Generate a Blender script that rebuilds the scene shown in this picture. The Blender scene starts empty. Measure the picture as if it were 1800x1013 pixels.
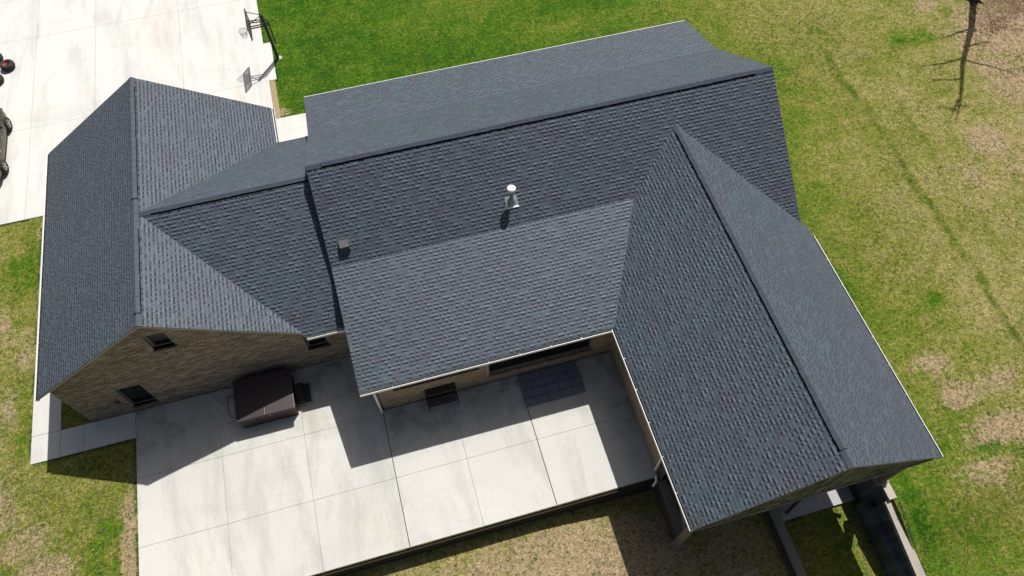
import bpy, bmesh, math, random
from mathutils import Vector, Matrix, noise as mnoise
import numpy as np
random.seed(7)
R = math.radians
U = 1.27                       # metres per site unit: all plan coordinates below are site units
scene = bpy.context.scene
COL = scene.collection

# ---------------------------------------------------------------- camera
FW = Vector((0.12986226824518488, 0.4832538119333064, -0.8657953248534807))
RT = Vector((0.9632312746539435, -0.2686182209226017, -0.005455540020533031))
UP = Vector((0.23520481035632523, 0.8332526655464746, 0.5003685567108911))
cam_d = bpy.data.cameras.new('camera'); cam = bpy.data.objects.new('camera', cam_d); COL.objects.link(cam)
cam_d.sensor_width = 36; cam_d.lens = 25.794; cam_d.clip_end = 2000; cam_d.clip_start = .1
m = Matrix((RT, UP, -FW)).transposed().to_4x4(); m.translation = Vector((0, 0, 22*U))
cam.matrix_world = m
scene.camera = cam
# ---------------------------------------------------------------- light
SUN = Vector((0.38, 0.483, 1)).normalized()
w = bpy.data.worlds.new('World'); scene.world = w; w.use_nodes = True
nt = w.node_tree; bg = nt.nodes['Background']
sky = nt.nodes.new('ShaderNodeTexSky'); sky.sky_type = 'NISHITA'; sky.sun_disc = False
sky.sun_elevation = math.asin(SUN.z); sky.sun_rotation = math.atan2(SUN.x, SUN.y)
nt.links.new(sky.outputs[0], bg.inputs[0]); bg.inputs[1].default_value = 0.05
sky.air_density = 1.2; sky.dust_density = 5; sky.ozone_density = .4; sky.altitude = 100
sd = bpy.data.lights.new('sun', 'SUN'); sd.energy = 4.6; sd.angle = R(.5); sd.color = (1, .975, .93)
so = bpy.data.objects.new('sun', sd); COL.objects.link(so); so.rotation_euler = SUN.to_track_quat('Z', 'Y').to_euler()
scene.view_settings.view_transform = 'Standard'; scene.view_settings.look = 'None'
scene.view_settings.exposure = 0.26; scene.view_settings.gamma = 1
scene.render.resolution_x = 1024; scene.render.resolution_y = 576

# ---------------------------------------------------------------- materials
class N:
    def __init__(s, name, rough=.8, spec=.3):
        s.m = bpy.data.materials.new(name); s.m.use_nodes = True; s.t = s.m.node_tree
        s.b = s.t.nodes['Principled BSDF']; s.b.inputs['Roughness'].default_value = rough
        s.b.inputs['Specular IOR Level'].default_value = spec
    def n(s, k): return s.t.nodes.new(k)
    def put(s, sock, v):
        if isinstance(v, bpy.types.NodeSocket): s.t.links.new(v, sock)
        elif isinstance(v, tuple) and len(v) == 3 and sock.type == 'RGBA': sock.default_value = (*v, 1)
        else: sock.default_value = v
    def M(s, op, a, b=0.0, c=None, clamp=False):
        x = s.n('ShaderNodeMath'); x.operation = op; x.use_clamp = clamp
        s.put(x.inputs[0], a); s.put(x.inputs[1], b)
        if c is not None: s.put(x.inputs[2], c)
        return x.outputs[0]
    def obj(s): return s.n('ShaderNodeTexCoord').outputs['Object']
    def uv(s): return s.n('ShaderNodeTexCoord').outputs['UV']
    def sep(s, v):
        x = s.n('ShaderNodeSeparateXYZ'); s.put(x.inputs[0], v); return x.outputs
    def comb(s, a, b, c=0.0):
        x = s.n('ShaderNodeCombineXYZ'); s.put(x.inputs[0], a); s.put(x.inputs[1], b); s.put(x.inputs[2], c); return x.outputs[0]
    def scale(s, v, sc):
        x = s.n('ShaderNodeMapping'); s.put(x.inputs['Vector'], v); x.inputs['Scale'].default_value = sc; return x.outputs[0]
    def noise(s, v, sc, det=3, rough=.55, dist=0.0, color=False):
        x = s.n('ShaderNodeTexNoise'); s.put(x.inputs['Vector'], v); x.inputs['Scale'].default_value = sc
        x.inputs['Detail'].default_value = det; x.inputs['Roughness'].default_value = rough; x.inputs['Distortion'].default_value = dist
        return x.outputs['Color' if color else 'Fac']
    def white(s, v):
        x = s.n('ShaderNodeTexWhiteNoise'); x.noise_dimensions = '3D'; s.put(x.inputs['Vector'], v); return x.outputs['Value']
    def ramp(s, f, *st):
        x = s.n('ShaderNodeValToRGB'); s.put(x.inputs[0], f); e = x.color_ramp.elements
        while len(e) < len(st): e.new(.5)
        for i, (p, c) in enumerate(st):
            e[i].position = p; e[i].color = (*c, 1) if isinstance(c, tuple) else (c, c, c, 1)
        return x.outputs[0]
    def mix(s, f, a, b, mode='MIX'):
        x = s.n('ShaderNodeMix'); x.data_type = 'RGBA'; x.blend_type = mode
        s.put(x.inputs[0], f); s.put(x.inputs[6], a); s.put(x.inputs[7], b); return x.outputs[2]
    def step(s, a, lo, hi):   # smooth 0..1
        x = s.n('ShaderNodeMapRange'); x.interpolation_type = 'SMOOTHSTEP'; s.put(x.inputs[0], a)
        x.inputs[1].default_value = lo; x.inputs[2].default_value = hi; return x.outputs[0]
    def bump(s, h, dist, strength=1.0):
        x = s.n('ShaderNodeBump'); s.put(x.inputs['Height'], h); x.inputs['Distance'].default_value = dist
        x.inputs['Strength'].default_value = strength; s.t.links.new(x.outputs[0], s.b.inputs['Normal'])
    def out(s, c=None, rough=None, metal=None):
        if c is not None: s.put(s.b.inputs['Base Color'], c)
        if rough is not None: s.put(s.b.inputs['Roughness'], rough)
        if metal is not None: s.put(s.b.inputs['Metallic'], metal)
        return s.m
    def attr(s, name):
        x = s.n('ShaderNodeAttribute'); x.attribute_name = name; return x.outputs['Fac']

def simple(name, col, rough=.6, metal=0.0, spec=.4, var=.15, sc=6.0, bump=0.0):
    s = N(name, rough, spec); o = s.obj()
    f = s.noise(o, sc, 4)
    c = s.mix(f, tuple(max(0, x*(1-var)) for x in col), tuple(min(1, x*(1+var)) for x in col))
    if bump: s.bump(s.noise(o, sc*6, 3), bump)
    return s.out(c, rough, metal)

def shingle_mat():
    s = N('shingle', .6, .34); uv = s.uv(); x, y, _ = s.sep(uv)
    V = s.M('DIVIDE', y, .143); row = s.M('FLOOR', V); fv = s.M('FRACT', V)
    sh = s.M('MULTIPLY', s.white(s.comb(row, 3.1, 1.7)), 9.0)
    wob = s.M('MULTIPLY', s.noise(s.comb(s.M('MULTIPLY', x, 2.6), s.M('MULTIPLY', row, 5.37), 0.0), 1.0, 1), 2.6)
    Uc = s.M('ADD', s.M('ADD', s.M('DIVIDE', x, .215), sh), wob)
    cell = s.M('FLOOR', Uc); fu = s.M('FRACT', Uc)
    r1 = s.white(s.comb(cell, row, .5)); r2 = s.white(s.comb(cell, row, 7.5))
    # raised tab only over part of its cell
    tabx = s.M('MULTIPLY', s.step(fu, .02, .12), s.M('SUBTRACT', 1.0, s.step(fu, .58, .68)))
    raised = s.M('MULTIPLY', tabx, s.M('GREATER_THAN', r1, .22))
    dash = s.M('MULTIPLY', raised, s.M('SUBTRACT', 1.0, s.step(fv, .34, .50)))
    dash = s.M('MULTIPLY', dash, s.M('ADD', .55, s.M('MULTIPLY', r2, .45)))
    line = s.M('SUBTRACT', 1.0, s.step(fv, .05, .16))
    blot = s.step(s.noise(uv, .42, 3, .6), .40, .62)
    base = s.mix(blot, (.057, .070, .093), (.055, .075, .091))
    base = s.mix(s.M('MULTIPLY', s.step(s.noise(s.scale(uv, (1, 1.7, 1)), 1.0, 3), .52, .66), .6), base, (.060, .062, .078))
    tone = s.M('ADD', .86, s.M('MULTIPLY', r2, .32))
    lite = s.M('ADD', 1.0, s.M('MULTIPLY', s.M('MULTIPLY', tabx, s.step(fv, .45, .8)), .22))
    gran = s.M('ADD', .78, s.M('MULTIPLY', s.noise(uv, 38, 3, .8), .44))
    t = s.M('MULTIPLY', s.M('MULTIPLY', tone, gran), lite)
    c = s.mix(1.0, base, s.comb(t, t, t), 'MULTIPLY')
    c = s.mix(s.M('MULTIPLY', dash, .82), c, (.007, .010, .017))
    c = s.mix(s.M('MULTIPLY', line, .40), c, (.02, .022, .028))
    up_ = s.step(fv, .0, .36); dn_ = s.M('SUBTRACT', 1.0, s.M('MULTIPLY', s.step(fv, .5, 1.0), .95))
    lvl = s.M('ADD', .22, s.M('MULTIPLY', raised, s.M('ADD', .45, s.M('MULTIPLY', r2, .33))))
    h = s.M('MULTIPLY', s.M('MULTIPLY', up_, dn_), lvl)
    s.bump(h, .017, 1.0)
    return s.out(c, .6)

def brick_mat(name, c1, c2, c3, mortar, soldier=False):
    s = N(name, .88, .2); uv = s.uv()
    if soldier:
        a, b, _ = s.sep(uv); v = s.comb(b, a)
    else: v = uv
    b = s.n('ShaderNodeTexBrick'); s.put(b.inputs['Vector'], v)
    b.inputs['Scale'].default_value = 1; b.inputs['Brick Width'].default_value = .23; b.inputs['Row Height'].default_value = .077
    b.inputs['Mortar Size'].default_value = .009; b.inputs['Mortar Smooth'].default_value = .2; b.inputs['Bias'].default_value = 0
    s.put(b.inputs['Color1'], c1); s.put(b.inputs['Color2'], c2); s.put(b.inputs['Mortar'], mortar)
    a, bb, _ = s.sep(v); row = s.M('FLOOR', s.M('DIVIDE', bb, .077)); cl = s.M('FLOOR', s.M('ADD', s.M('DIVIDE', a, .23), s.M('MULTIPLY', s.M('MODULO', row, 2.0), .5)))
    r = s.white(s.comb(cl, row, 2.2))
    c = s.mix(s.M('MULTIPLY', s.step(r, .55, .95), .6), b.outputs['Color'], c3)
    c = s.mix(s.M('MULTIPLY', s.step(s.noise(s.scale(v, (.7, 5, 1)), 1.1, 4, .7), .52, .66), .45), c, mortar)
    c = s.mix(s.step(s.noise(s.scale(uv, (.5, 2.6, 1)), 1.6, 5, .75), .38, .64), c, s.mix(.28, c, (.03, .02, .015)))
    c = s.mix(s.M('MULTIPLY', s.M('GREATER_THAN', r, .88), .28), c, (.55, .46, .37))
    s.bump(s.M('ADD', s.M('MULTIPLY', b.outputs['Fac'], -1.0), s.M('MULTIPLY', s.noise(uv, 30, 2), .5)), .01, .8)
    return s.out(c, .9)

def concrete_mat(name, base, warm, stain=.5, green=0.0, seed=0.0):
    s = N(name, .75, .25); o = s.obj(); x, y, z = s.sep(o)
    p = s.comb(s.M('ADD', x, seed), y, 0.0)
    n1 = s.noise(p, .22, 4, .6); st = s.noise(s.scale(p, (1.0, .22, 1)), .8, 5, .65, .4)
    n3 = s.noise(p, 9, 4, .7); st2 = s.noise(s.scale(p, (.25, 1.1, 1)), .55, 4, .6, .3)
    c = s.mix(s.step(n1, .35, .7), base, warm)
    c = s.mix(s.M('MULTIPLY', s.step(st, .46, .66), .42*stain), c, tuple(b*.62 for b in base))
    c = s.mix(s.M('MULTIPLY', s.step(st2, .52, .75), .34*stain), c, tuple(b*.66 for b in base))
    c = s.mix(s.M('MULTIPLY', s.step(s.noise(p, 2.3, 5, .75), .60, .78), .35*stain), c, tuple(b*.55 for b in base))
    c = s.mix(s.M('MULTIPLY', s.step(s.noise(s.scale(p, (1, .3, 1)), .45, 5, .7, .6), .54, .70), .45*stain), c, tuple(q*k for q, k in zip(base, (.80, .70, .55))))
    if green > 0:
        g = s.attr('algae')
        c = s.mix(s.M('MULTIPLY', g, s.step(s.noise(s.scale(p, (1.0, .4, 1)), .9, 5, .7), .30, .62)), c, (.36, .365, .30))
        c = s.mix(s.M('MULTIPLY', g, s.M('MULTIPLY', s.step(s.noise(p, .9, 5, .75), .46, .62), .85)), c, (.19, .195, .16))
    c = s.mix(.14, c, s.comb(n3, n3, n3), 'OVERLAY')
    s.bump(n3, .004)
    return s.out(c, .78)

def lawn_mat():
    s = N('lawn_grass', .95, .1); o = s.obj(); x, y, z = s.sep(o); p = s.comb(x, y, 0.0)
    dry = s.attr('dry'); dirt = s.attr('dirt'); lush = s.attr('lush'); litter = s.attr('litter')
    n_big = s.noise(p, .35, 4, .6); n_med = s.noise(p, 1.5, 5, .7); n_hi = s.noise(p, 7.0, 4, .75); n_x = s.noise(p, 26, 3, .8)
    patch = s.M('ADD', s.M('MULTIPLY', s.M('SUBTRACT', n_big, .5), .6), s.M('MULTIPLY', s.M('SUBTRACT', n_med, .5), .85))
    d = s.M('ADD', dry, patch)
    d = s.M('ADD', d, s.M('MULTIPLY', s.M('SUBTRACT', n_hi, .5), 1.3))
    d = s.M('ADD', d, s.M('MULTIPLY', s.M('SUBTRACT', n_x, .5), .9))
    lush = s.M('MULTIPLY', lush, s.M('ADD', .25, s.M('MULTIPLY', s.step(s.noise(p, 1.1, 5, .8), .36, .62), 1.0)))
    d = s.M('SUBTRACT', d, s.M('MULTIPLY', lush, .62))
    c = s.ramp(d, (0.0, (.022, .072, .0035)), (.25, (.062, .130, .006)), (.5, (.140, .150, .024)), (.72, (.222, .205, .066)), (.95, (.30, .235, .115)))
    dd = s.M('ADD', s.M('MULTIPLY', dirt, 1.12), s.M('ADD', s.M('MULTIPLY', s.M('SUBTRACT', n_med, .5), 1.2), s.M('MULTIPLY', s.M('SUBTRACT', n_hi, .5), 1.4)))
    c = s.mix(s.step(dd, .22, .72), c, s.mix(n_hi, (.215, .155, .09), (.37, .285, .17)))
    ll = s.M('ADD', s.M('MULTIPLY', litter, .85), s.M('ADD', s.M('MULTIPLY', s.M('SUBTRACT', n_hi, .5), 2.4), s.M('MULTIPLY', s.M('SUBTRACT', n_med, .5), 1.8)))
    c = s.mix(s.step(ll, .5, .75), c, s.mix(n_x, (.05, .032, .022), (.24, .15, .10)))
    rt = s.M('MULTIPLY', s.attr('rut'), s.M('ADD', .3, s.step(s.noise(p, 1.7, 5, .8), .40, .60))); c = s.mix(s.M('MULTIPLY', rt, .62), c, (.022, .05, .006))
    # individual blades and clumps: light and dark flecks
    fl = s.noise(s.scale(p, (1, 1, 1)), 15, 4, .9); f2 = s.noise(p, 4.2, 5, .8)
    k = s.M('ADD', .30, s.M('MULTIPLY', s.step(fl, .30, .66), 1.12))
    k = s.M('MULTIPLY', k, s.M('ADD', .76, s.M('MULTIPLY', s.step(f2, .36, .62), .50)))
    c = s.mix(1.0, c, s.comb(k, k, k), 'MULTIPLY')
    sp = s.M('MULTIPLY', s.step(s.noise(p, 6.5, 3, .75), .54, .62), s.step(s.noise(s.comb(y, x, 3.0), 2.1, 3), .38, .56))
    c = s.mix(s.M('MULTIPLY', sp, .75), c, (.026, .045, .009))
    c = s.mix(s.M('MULTIPLY', s.step(s.noise(s.comb(y, x, 9.0), 8.0, 3, .8), .62, .72), .5), c, (.42, .38, .17), 'SCREEN') if 0 else c
    s.bump(s.M('ADD', s.M('MULTIPLY', fl, .6), s.M('MULTIPLY', n_hi, .8)), .07, .8)
    return s.out(c, .95)

def wood_mat(name, a, b, sc=(2, 2, 12)):
    s = N(name, .8, .2); o = s.obj(); g = s.noise(s.scale(o, sc), 3, 5, .7, 1.0)
    s.bump(g, .005)
    return s.out(s.mix(g, a, b), .8)

def siding_mat():
    s = N('gable_siding', .85, .2); uv = s.uv(); x, y, _ = s.sep(uv)
    q = s.M('DIVIDE', x, .30); cell = s.M('FLOOR', q); fx = s.M('FRACT', q)
    rw = s.M('FLOOR', s.M('DIVIDE', y, .45))
    r = s.white(s.comb(cell, rw, 1.0))
    c = s.mix(r, (.075, .078, .07), (.24, .235, .20))
    c = s.mix(s.M('MULTIPLY', s.step(s.noise(uv, .8, 3), .5, .7), .4), c, (.06, .08, .05))
    c = s.mix(s.M('LESS_THAN', fx, .16), c, (.01, .01, .01))
    s.bump(s.M('GREATER_THAN', fx, .09), .01)
    return s.out(c, .85)

def shaded_face_mat():
    s = N('shaded_wall_face', .7, .3); o = s.obj()
    n = s.noise(s.scale(o, (.5, 2.2, .35)), 1.2, 5, .65, .2)
    c = s.mix(s.step(n, .4, .7), (.05, .056, .068), (.13, .145, .165))  # shade of the wall's inner face is put into these dark greys
    s.bump(s.noise(o, 4, 5, .7), .008)
    return s.out(c, .7)

SH = shingle_mat()
BR_G = brick_mat('brick_brown', (.27, .19, .14), (.08, .058, .046), (.44, .345, .265), (.52, .455, .38))
BR_M = brick_mat('brick_tan', (.42, .29, .19), (.27, .18, .12), (.50, .38, .27), (.46, .40, .31))
BR_S = brick_mat('brick_sill', (.29, .20, .13), (.12, .08, .055), (.2, .14, .1), (.09, .07, .055), True)
PATIO = concrete_mat('patio_concrete', (.475, .468, .44), (.52, .508, .475), 1.0, 1.0)
WALK = concrete_mat('walk_concrete', (.52, .51, .485), (.54, .53, .50), .6, 0.0, 40.0)
DRIVE = concrete_mat('drive_concrete', (.55, .54, .515), (.585, .575, .545), .9, 0.0, 90.0)
PADM = simple('pad_concrete', (.36, .36, .37), .8, var=.12)
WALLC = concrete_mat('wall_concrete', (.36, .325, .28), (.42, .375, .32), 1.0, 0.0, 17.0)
LAWN = lawn_mat(); WALLD = concrete_mat('dark_wall_concrete', (.17, .15, .12), (.21, .185, .15), 1.0, 0.0, 29.0)  # WALLD: wall concrete in a darker tone
JOINT = simple('joint_filler', (.26, .25, .22), .9)
SOIL = simple('dark_soil', (.030, .022, .016), .95, var=.5, sc=9, bump=.03)
MULCH = simple('mulch', (.085, .055, .038), .95, var=.6, sc=14, bump=.03)
DIRT = simple('tan_dirt', (.30, .235, .14), .95, var=.35, sc=5, bump=.02)
WHITE = simple('white_metal', (.82, .82, .80), .45, var=.05)
GUTIN = simple('gutter_inside_shade', (.045, .047, .055), .7, var=.3)
TRIM = simple('tan_trim', (.42, .37, .31), .6, var=.08)
CAPM = simple('ridge_shingle', (.060, .073, .094), .7, var=.3, sc=5, spec=.2)
VENTD = simple('ridge_vent_plastic_and_shadow', (.004, .004, .005), .95, spec=.03)
GALV = simple('galvanised', (.33, .37, .38), .4, metal=.4, var=.15)
GLASS = simple('dark_glass', (.006, .008, .010), .15, spec=.3, var=.3)
FRAME = simple('window_frame_bronze', (.14, .125, .11), .6)
DARKM = simple('black_metal', (.012, .013, .015), .5)
POLE = simple('pole_green_black', (.02, .028, .03), .45)
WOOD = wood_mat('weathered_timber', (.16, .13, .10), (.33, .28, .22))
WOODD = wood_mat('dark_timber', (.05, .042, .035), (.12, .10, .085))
SIDE = siding_mat()
WALLF = shaded_face_mat()
COVER = simple('tub_cover_vinyl', (.040, .029, .031), .45, var=.08, sc=2)
SKIRT = simple('tub_skirt', (.05, .030, .027), .6, var=.25)
BLK = simple('black_plastic', (.010, .010, .012), .6)
MATM = simple('rubber_tile', (.15, .16, .19), .75, var=.2, sc=3, bump=.003)
RUBR = simple('tyre_rubber', (.028, .025, .022), .85, var=.3)
RED = simple('red_rim_paint', (.30, .045, .025), .5)
CARP = simple('car_paint_olive', (.075, .068, .045), .25, metal=.5, spec=.6, var=.05)
CGL = simple('car_glass', (.012, .018, .03), .06, spec=.8)
CHR = simple('chrome', (.6, .6, .6), .15, metal=1.0)
BOARD = simple('board_acrylic', (.30, .32, .33), .2, var=.1); BOARD.node_tree.nodes['Principled BSDF'].inputs['Alpha'].default_value = .5
NETM = simple('net_cord', (.35, .34, .33), .8)
BARK = wood_mat('bark', (.045, .035, .028), (.11, .09, .075), (6, 6, 1.5))
WEED = simple('weed_leaf', (.035, .10, .015), .8, var=.5, sc=8)
YEL = simple('yellow_flower', (.45, .36, .03), .7)
LEAF = simple('dead_leaf', (.16, .08, .055), .85, var=.6, sc=3)
LITM = simple('dry_grass', (.17, .165, .06), .9, var=.4, sc=3)
SOFF = simple('soffit', (.55, .53, .5), .7)

# ---------------------------------------------------------------- mesh builder (coordinates in site units)
class MB:
    def __init__(s): s.v = []; s.f = []; s.mi = []; s.mats = []
    def mat(s, m):
        if m is None: return 0
        if m not in s.mats: s.mats.append(m)
        return s.mats.index(m)
    def poly(s, pts, m=None):
        i = len(s.v); s.v += [tuple(p) for p in pts]; s.f.append(tuple(range(i, i+len(pts)))); s.mi.append(s.mat(m)); return s
    def box(s, a, b, m=None):
        x0, y0, z0 = (min(p, q) for p, q in zip(a, b)); x1, y1, z1 = (max(p, q) for p, q in zip(a, b))
        i = len(s.v); s.v += [(x0,y0,z0),(x1,y0,z0),(x1,y1,z0),(x0,y1,z0),(x0,y0,z1),(x1,y0,z1),(x1,y1,z1),(x0,y1,z1)]
        for f in ((0,3,2,1),(4,5,6,7),(0,1,5,4),(1,2,6,5),(2,3,7,6),(3,0,4,7)):
            s.f.append(tuple(i+k for k in f)); s.mi.append(s.mat(m))
        return s
    def bar(s, a, b, w, h=None, m=None, up=(0, 0, 1)):
        h = h or w; a = Vector(a); b = Vector(b); d = (b-a).normalized(); u = Vector(up)
        if abs(d.dot(u)) > .98: u = Vector((1, 0, 0))
        r = d.cross(u).normalized()*w/2; u = r.cross(d).normalized()*h/2; i = len(s.v)
        for p in (a, b): s.v += [tuple(p-r-u), tuple(p+r-u), tuple(p+r+u), tuple(p-r+u)]
        for f in ((3,2,1,0),(4,5,6,7),(0,1,5,4),(1,2,6,5),(2,3,7,6),(3,0,4,7)):
            s.f.append(tuple(i+k for k in f)); s.mi.append(s.mat(m))
        return s
    def tube(s, pts, rad, n=10, m=None, cap=True):
        pts = [Vector(p) for p in pts]; rad = rad if isinstance(rad, (list, tuple)) else [rad]*len(pts); i0 = len(s.v)
        ref = Vector((0, 0, 1))
        for k, p in enumerate(pts):
            d = (pts[min(k+1, len(pts)-1)]-pts[max(k-1, 0)]).normalized()
            r0 = ref if abs(d.dot(ref)) < .95 else Vector((1, 0, 0))
            a = d.cross(r0).normalized(); b = d.cross(a).normalized()
            for j in range(n):
                t = 2*math.pi*j/n; s.v.append(tuple(p+(a*math.cos(t)+b*math.sin(t))*rad[k]))
        for k in range(len(pts)-1):
            for j in range(n):
                s.f.append((i0+k*n+j, i0+k*n+(j+1) % n, i0+(k+1)*n+(j+1) % n, i0+(k+1)*n+j)); s.mi.append(s.mat(m))
        if cap:
            s.f.append(tuple(i0+j for j in range(n-1, -1, -1))); s.mi.append(s.mat(m))
            s.f.append(tuple(i0+(len(pts)-1)*n+j for j in range(n))); s.mi.append(s.mat(m))
        return s
    def lathe(s, c, prof, n=24, axis='z', m=None):
        i0 = len(s.v)
        for (r, h) in prof:
            for j in range(n):
                t = 2*math.pi*j/n; a, b = r*math.cos(t), r*math.sin(t)
                p = (a, b, h) if axis == 'z' else ((h, a, b) if axis == 'x' else (a, h, b))
                s.v.append((c[0]+p[0], c[1]+p[1], c[2]+p[2]))
        for k in range(len(prof)-1):
            for j in range(n):
                s.f.append((i0+k*n+j, i0+k*n+(j+1) % n, i0+(k+1)*n+(j+1) % n, i0+(k+1)*n+j)); s.mi.append(s.mat(m))
        return s
    def prism(s, poly, lo, hi, axis, m=None):   # poly 2-D extruded along axis
        def P(a, b, h): return {'x': (h, a, b), 'y': (a, h, b), 'z': (a, b, h)}[axis]
        n = len(poly); i = len(s.v)
        s.v += [P(a, b, lo) for a, b in poly]+[P(a, b, hi) for a, b in poly]
        s.f.append(tuple(i+k for k in range(n-1, -1, -1))); s.f.append(tuple(i+n+k for k in range(n))); s.mi += [s.mat(m)]*2
        for k in range(n): s.f.append((i+k, i+(k+1) % n, i+n+(k+1) % n, i+n+k)); s.mi.append(s.mat(m))
        return s
    def build(s, name, mat, parent=None, smooth=False, bevel=0.0, fix=True, origin=(0, 0, 0)):
        me = bpy.data.meshes.new(name); o_ = Vector(origin)
        me.from_pydata([tuple((Vector(v)-o_)*U) for v in s.v], [], s.f)
        mats = s.mats if s.mats else [mat]
        for q in mats: me.materials.append(q)
        if s.mats: me.polygons.foreach_set('material_index', s.mi)
        bm = bmesh.new(); bm.from_mesh(me)
        if fix: bmesh.ops.recalc_face_normals(bm, faces=bm.faces)
        if bevel:
            bmesh.ops.bevel(bm, geom=[e for e in bm.edges if e.calc_face_angle(0) > .5], offset=bevel, segments=2, affect='EDGES', profile=.6)
        uvl = bm.loops.layers.uv.new('UVMap')
        for f in bm.faces:
            n = f.normal
            if abs(n.z) > .985: t = Vector((1, 0, 0)); b = Vector((0, 1, 0))
            else:
                t = Vector((-n.y, n.x, 0)).normalized(); b = n.cross(t)
                if b.z < 0: b = -b
            for l in f.loops: l[uvl].uv = ((l.vert.co+o_*U).dot(t), (l.vert.co+o_*U).dot(b))
        bm.to_mesh(me); bm.free()
        if smooth:
            for p in me.polygons: p.use_smooth = True
        ob = bpy.data.objects.new(name, me); COL.objects.link(ob)
        if parent is not None: ob.parent = parent
        return ob

def tag(o, label=None, cat=None, group=None, kind=None):
    if label: o['label'] = label
    if cat: o['category'] = cat
    if group: o['group'] = group
    if kind: o['kind'] = kind
    return o
def empty(name, loc=(0, 0, 0), rz=0):
    o = bpy.data.objects.new(name, None); COL.objects.link(o); o.location = Vector(loc)*U; o.rotation_euler.z = rz; return o

# ================================================================= the land
def sm(x, a, b):
    t = np.clip((x-a)/(b-a), 0, 1); return t*t*(3-2*t)
def hgt(x, y):                       # lawn height in site units
    x = np.asarray(x, float); y = np.asarray(y, float)
    south = sm(y, 4.76, 4.70)
    s_z = -.75*sm(x, -9.2, -4.5) - .35*sm(x, 1.5, 6) - .3*sm(y, 1.5, -6)*sm(x, -8, -2)
    z = south*s_z
    e_z = -.3*sm(x, 10, 12)*sm(y, 13, 7) - .55*sm(y, 2.3, 0) - .9*sm(y, 0, -7)
    z = np.where(x > 12.40, np.where(y < 14, e_z, 0), z)
    z = np.where((x > 5.6) & (x <= 8.98) & (y < 5.2), np.minimum(s_z if np.ndim(s_z) else s_z, -1.05), z)
    court = (x > 8.98) & (x <= 12.40) & (y < 5.2)
    z = np.where(court, -2.0-.02*np.clip(3-y, 0, 8), z)
    return z
def blob(X, Y, lst):
    o = np.zeros_like(X)
    for (x, y, rx, ry, a) in lst: o = np.maximum(o, a*np.exp(-(((X-x)/rx)**2+((Y-y)/ry)**2)))
    return o
xs = np.unique(np.round(np.concatenate([np.linspace(-200, -22, 20), np.arange(-22, 34, .2), np.linspace(34, 220, 22), [8.97, 8.99, 12.39, 12.41, 5.59, 5.61]]), 3))
ys = np.unique(np.round(np.concatenate([np.linspace(-200, -9, 20), np.arange(-9, 36, .2), np.linspace(36, 260, 26), [4.70, 4.76, 5.19, 5.21]]), 3))
X, Y = np.meshgrid(xs, ys, indexing='ij')
Z = hgt(X, Y) - .024
# gentle unevenness of open lawn
und = np.sin(X*.9+Y*.35)*.5+np.sin(X*.37-Y*.8+1.2)*.5
open_ = sm(X, 13.2, 16)
Z = Z + und*.03*open_
nx, ny = len(xs), len(ys)
verts = np.stack([X, Y, Z], -1).reshape(-1, 3)*U
idx = np.arange(nx*ny).reshape(nx, ny)
faces = np.stack([idx[:-1, :-1], idx[1:, :-1], idx[1:, 1:], idx[:-1, 1:]], -1).reshape(-1, 4)
me = bpy.data.meshes.new('lawn'); me.from_pydata(verts.tolist(), [], faces.tolist())
me.materials.append(LAWN)
dry = .10+.0*X
dry = dry+.62*sm(X, 11.5, 19)*(1-.0*Y)
dN = .14+.50*sm(X+.25*(Y-18), 12.5, 21); dE = .37+.30*sm(X, 13.0, 19.0)+.10*sm(X, 21, 25)
bl = sm(Y, 12, 20); dry = np.where(X > 12, dN*bl+dE*(1-bl), np.where(Y > 16, dN, dry))
dry = dry+.18*blob(X, Y, [(6, 27, 5, 1.5, 1), (9.5, 24.5, 3.5, 1.0, 1), (14, 24, 3, 2, .8)])
dry = np.where((X < -9) & (Y < 20.5), .60, dry)
dry = np.where((X < -9.3) & (Y < 10.4), .56, dry)
dry = np.where((Y < 4.8) & (X > -9.3) & (X < 8.98), .78, dry)
dry = np.where((Y < 5.2) & (X > 8.98) & (X < 12.4), .55, dry)
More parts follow.
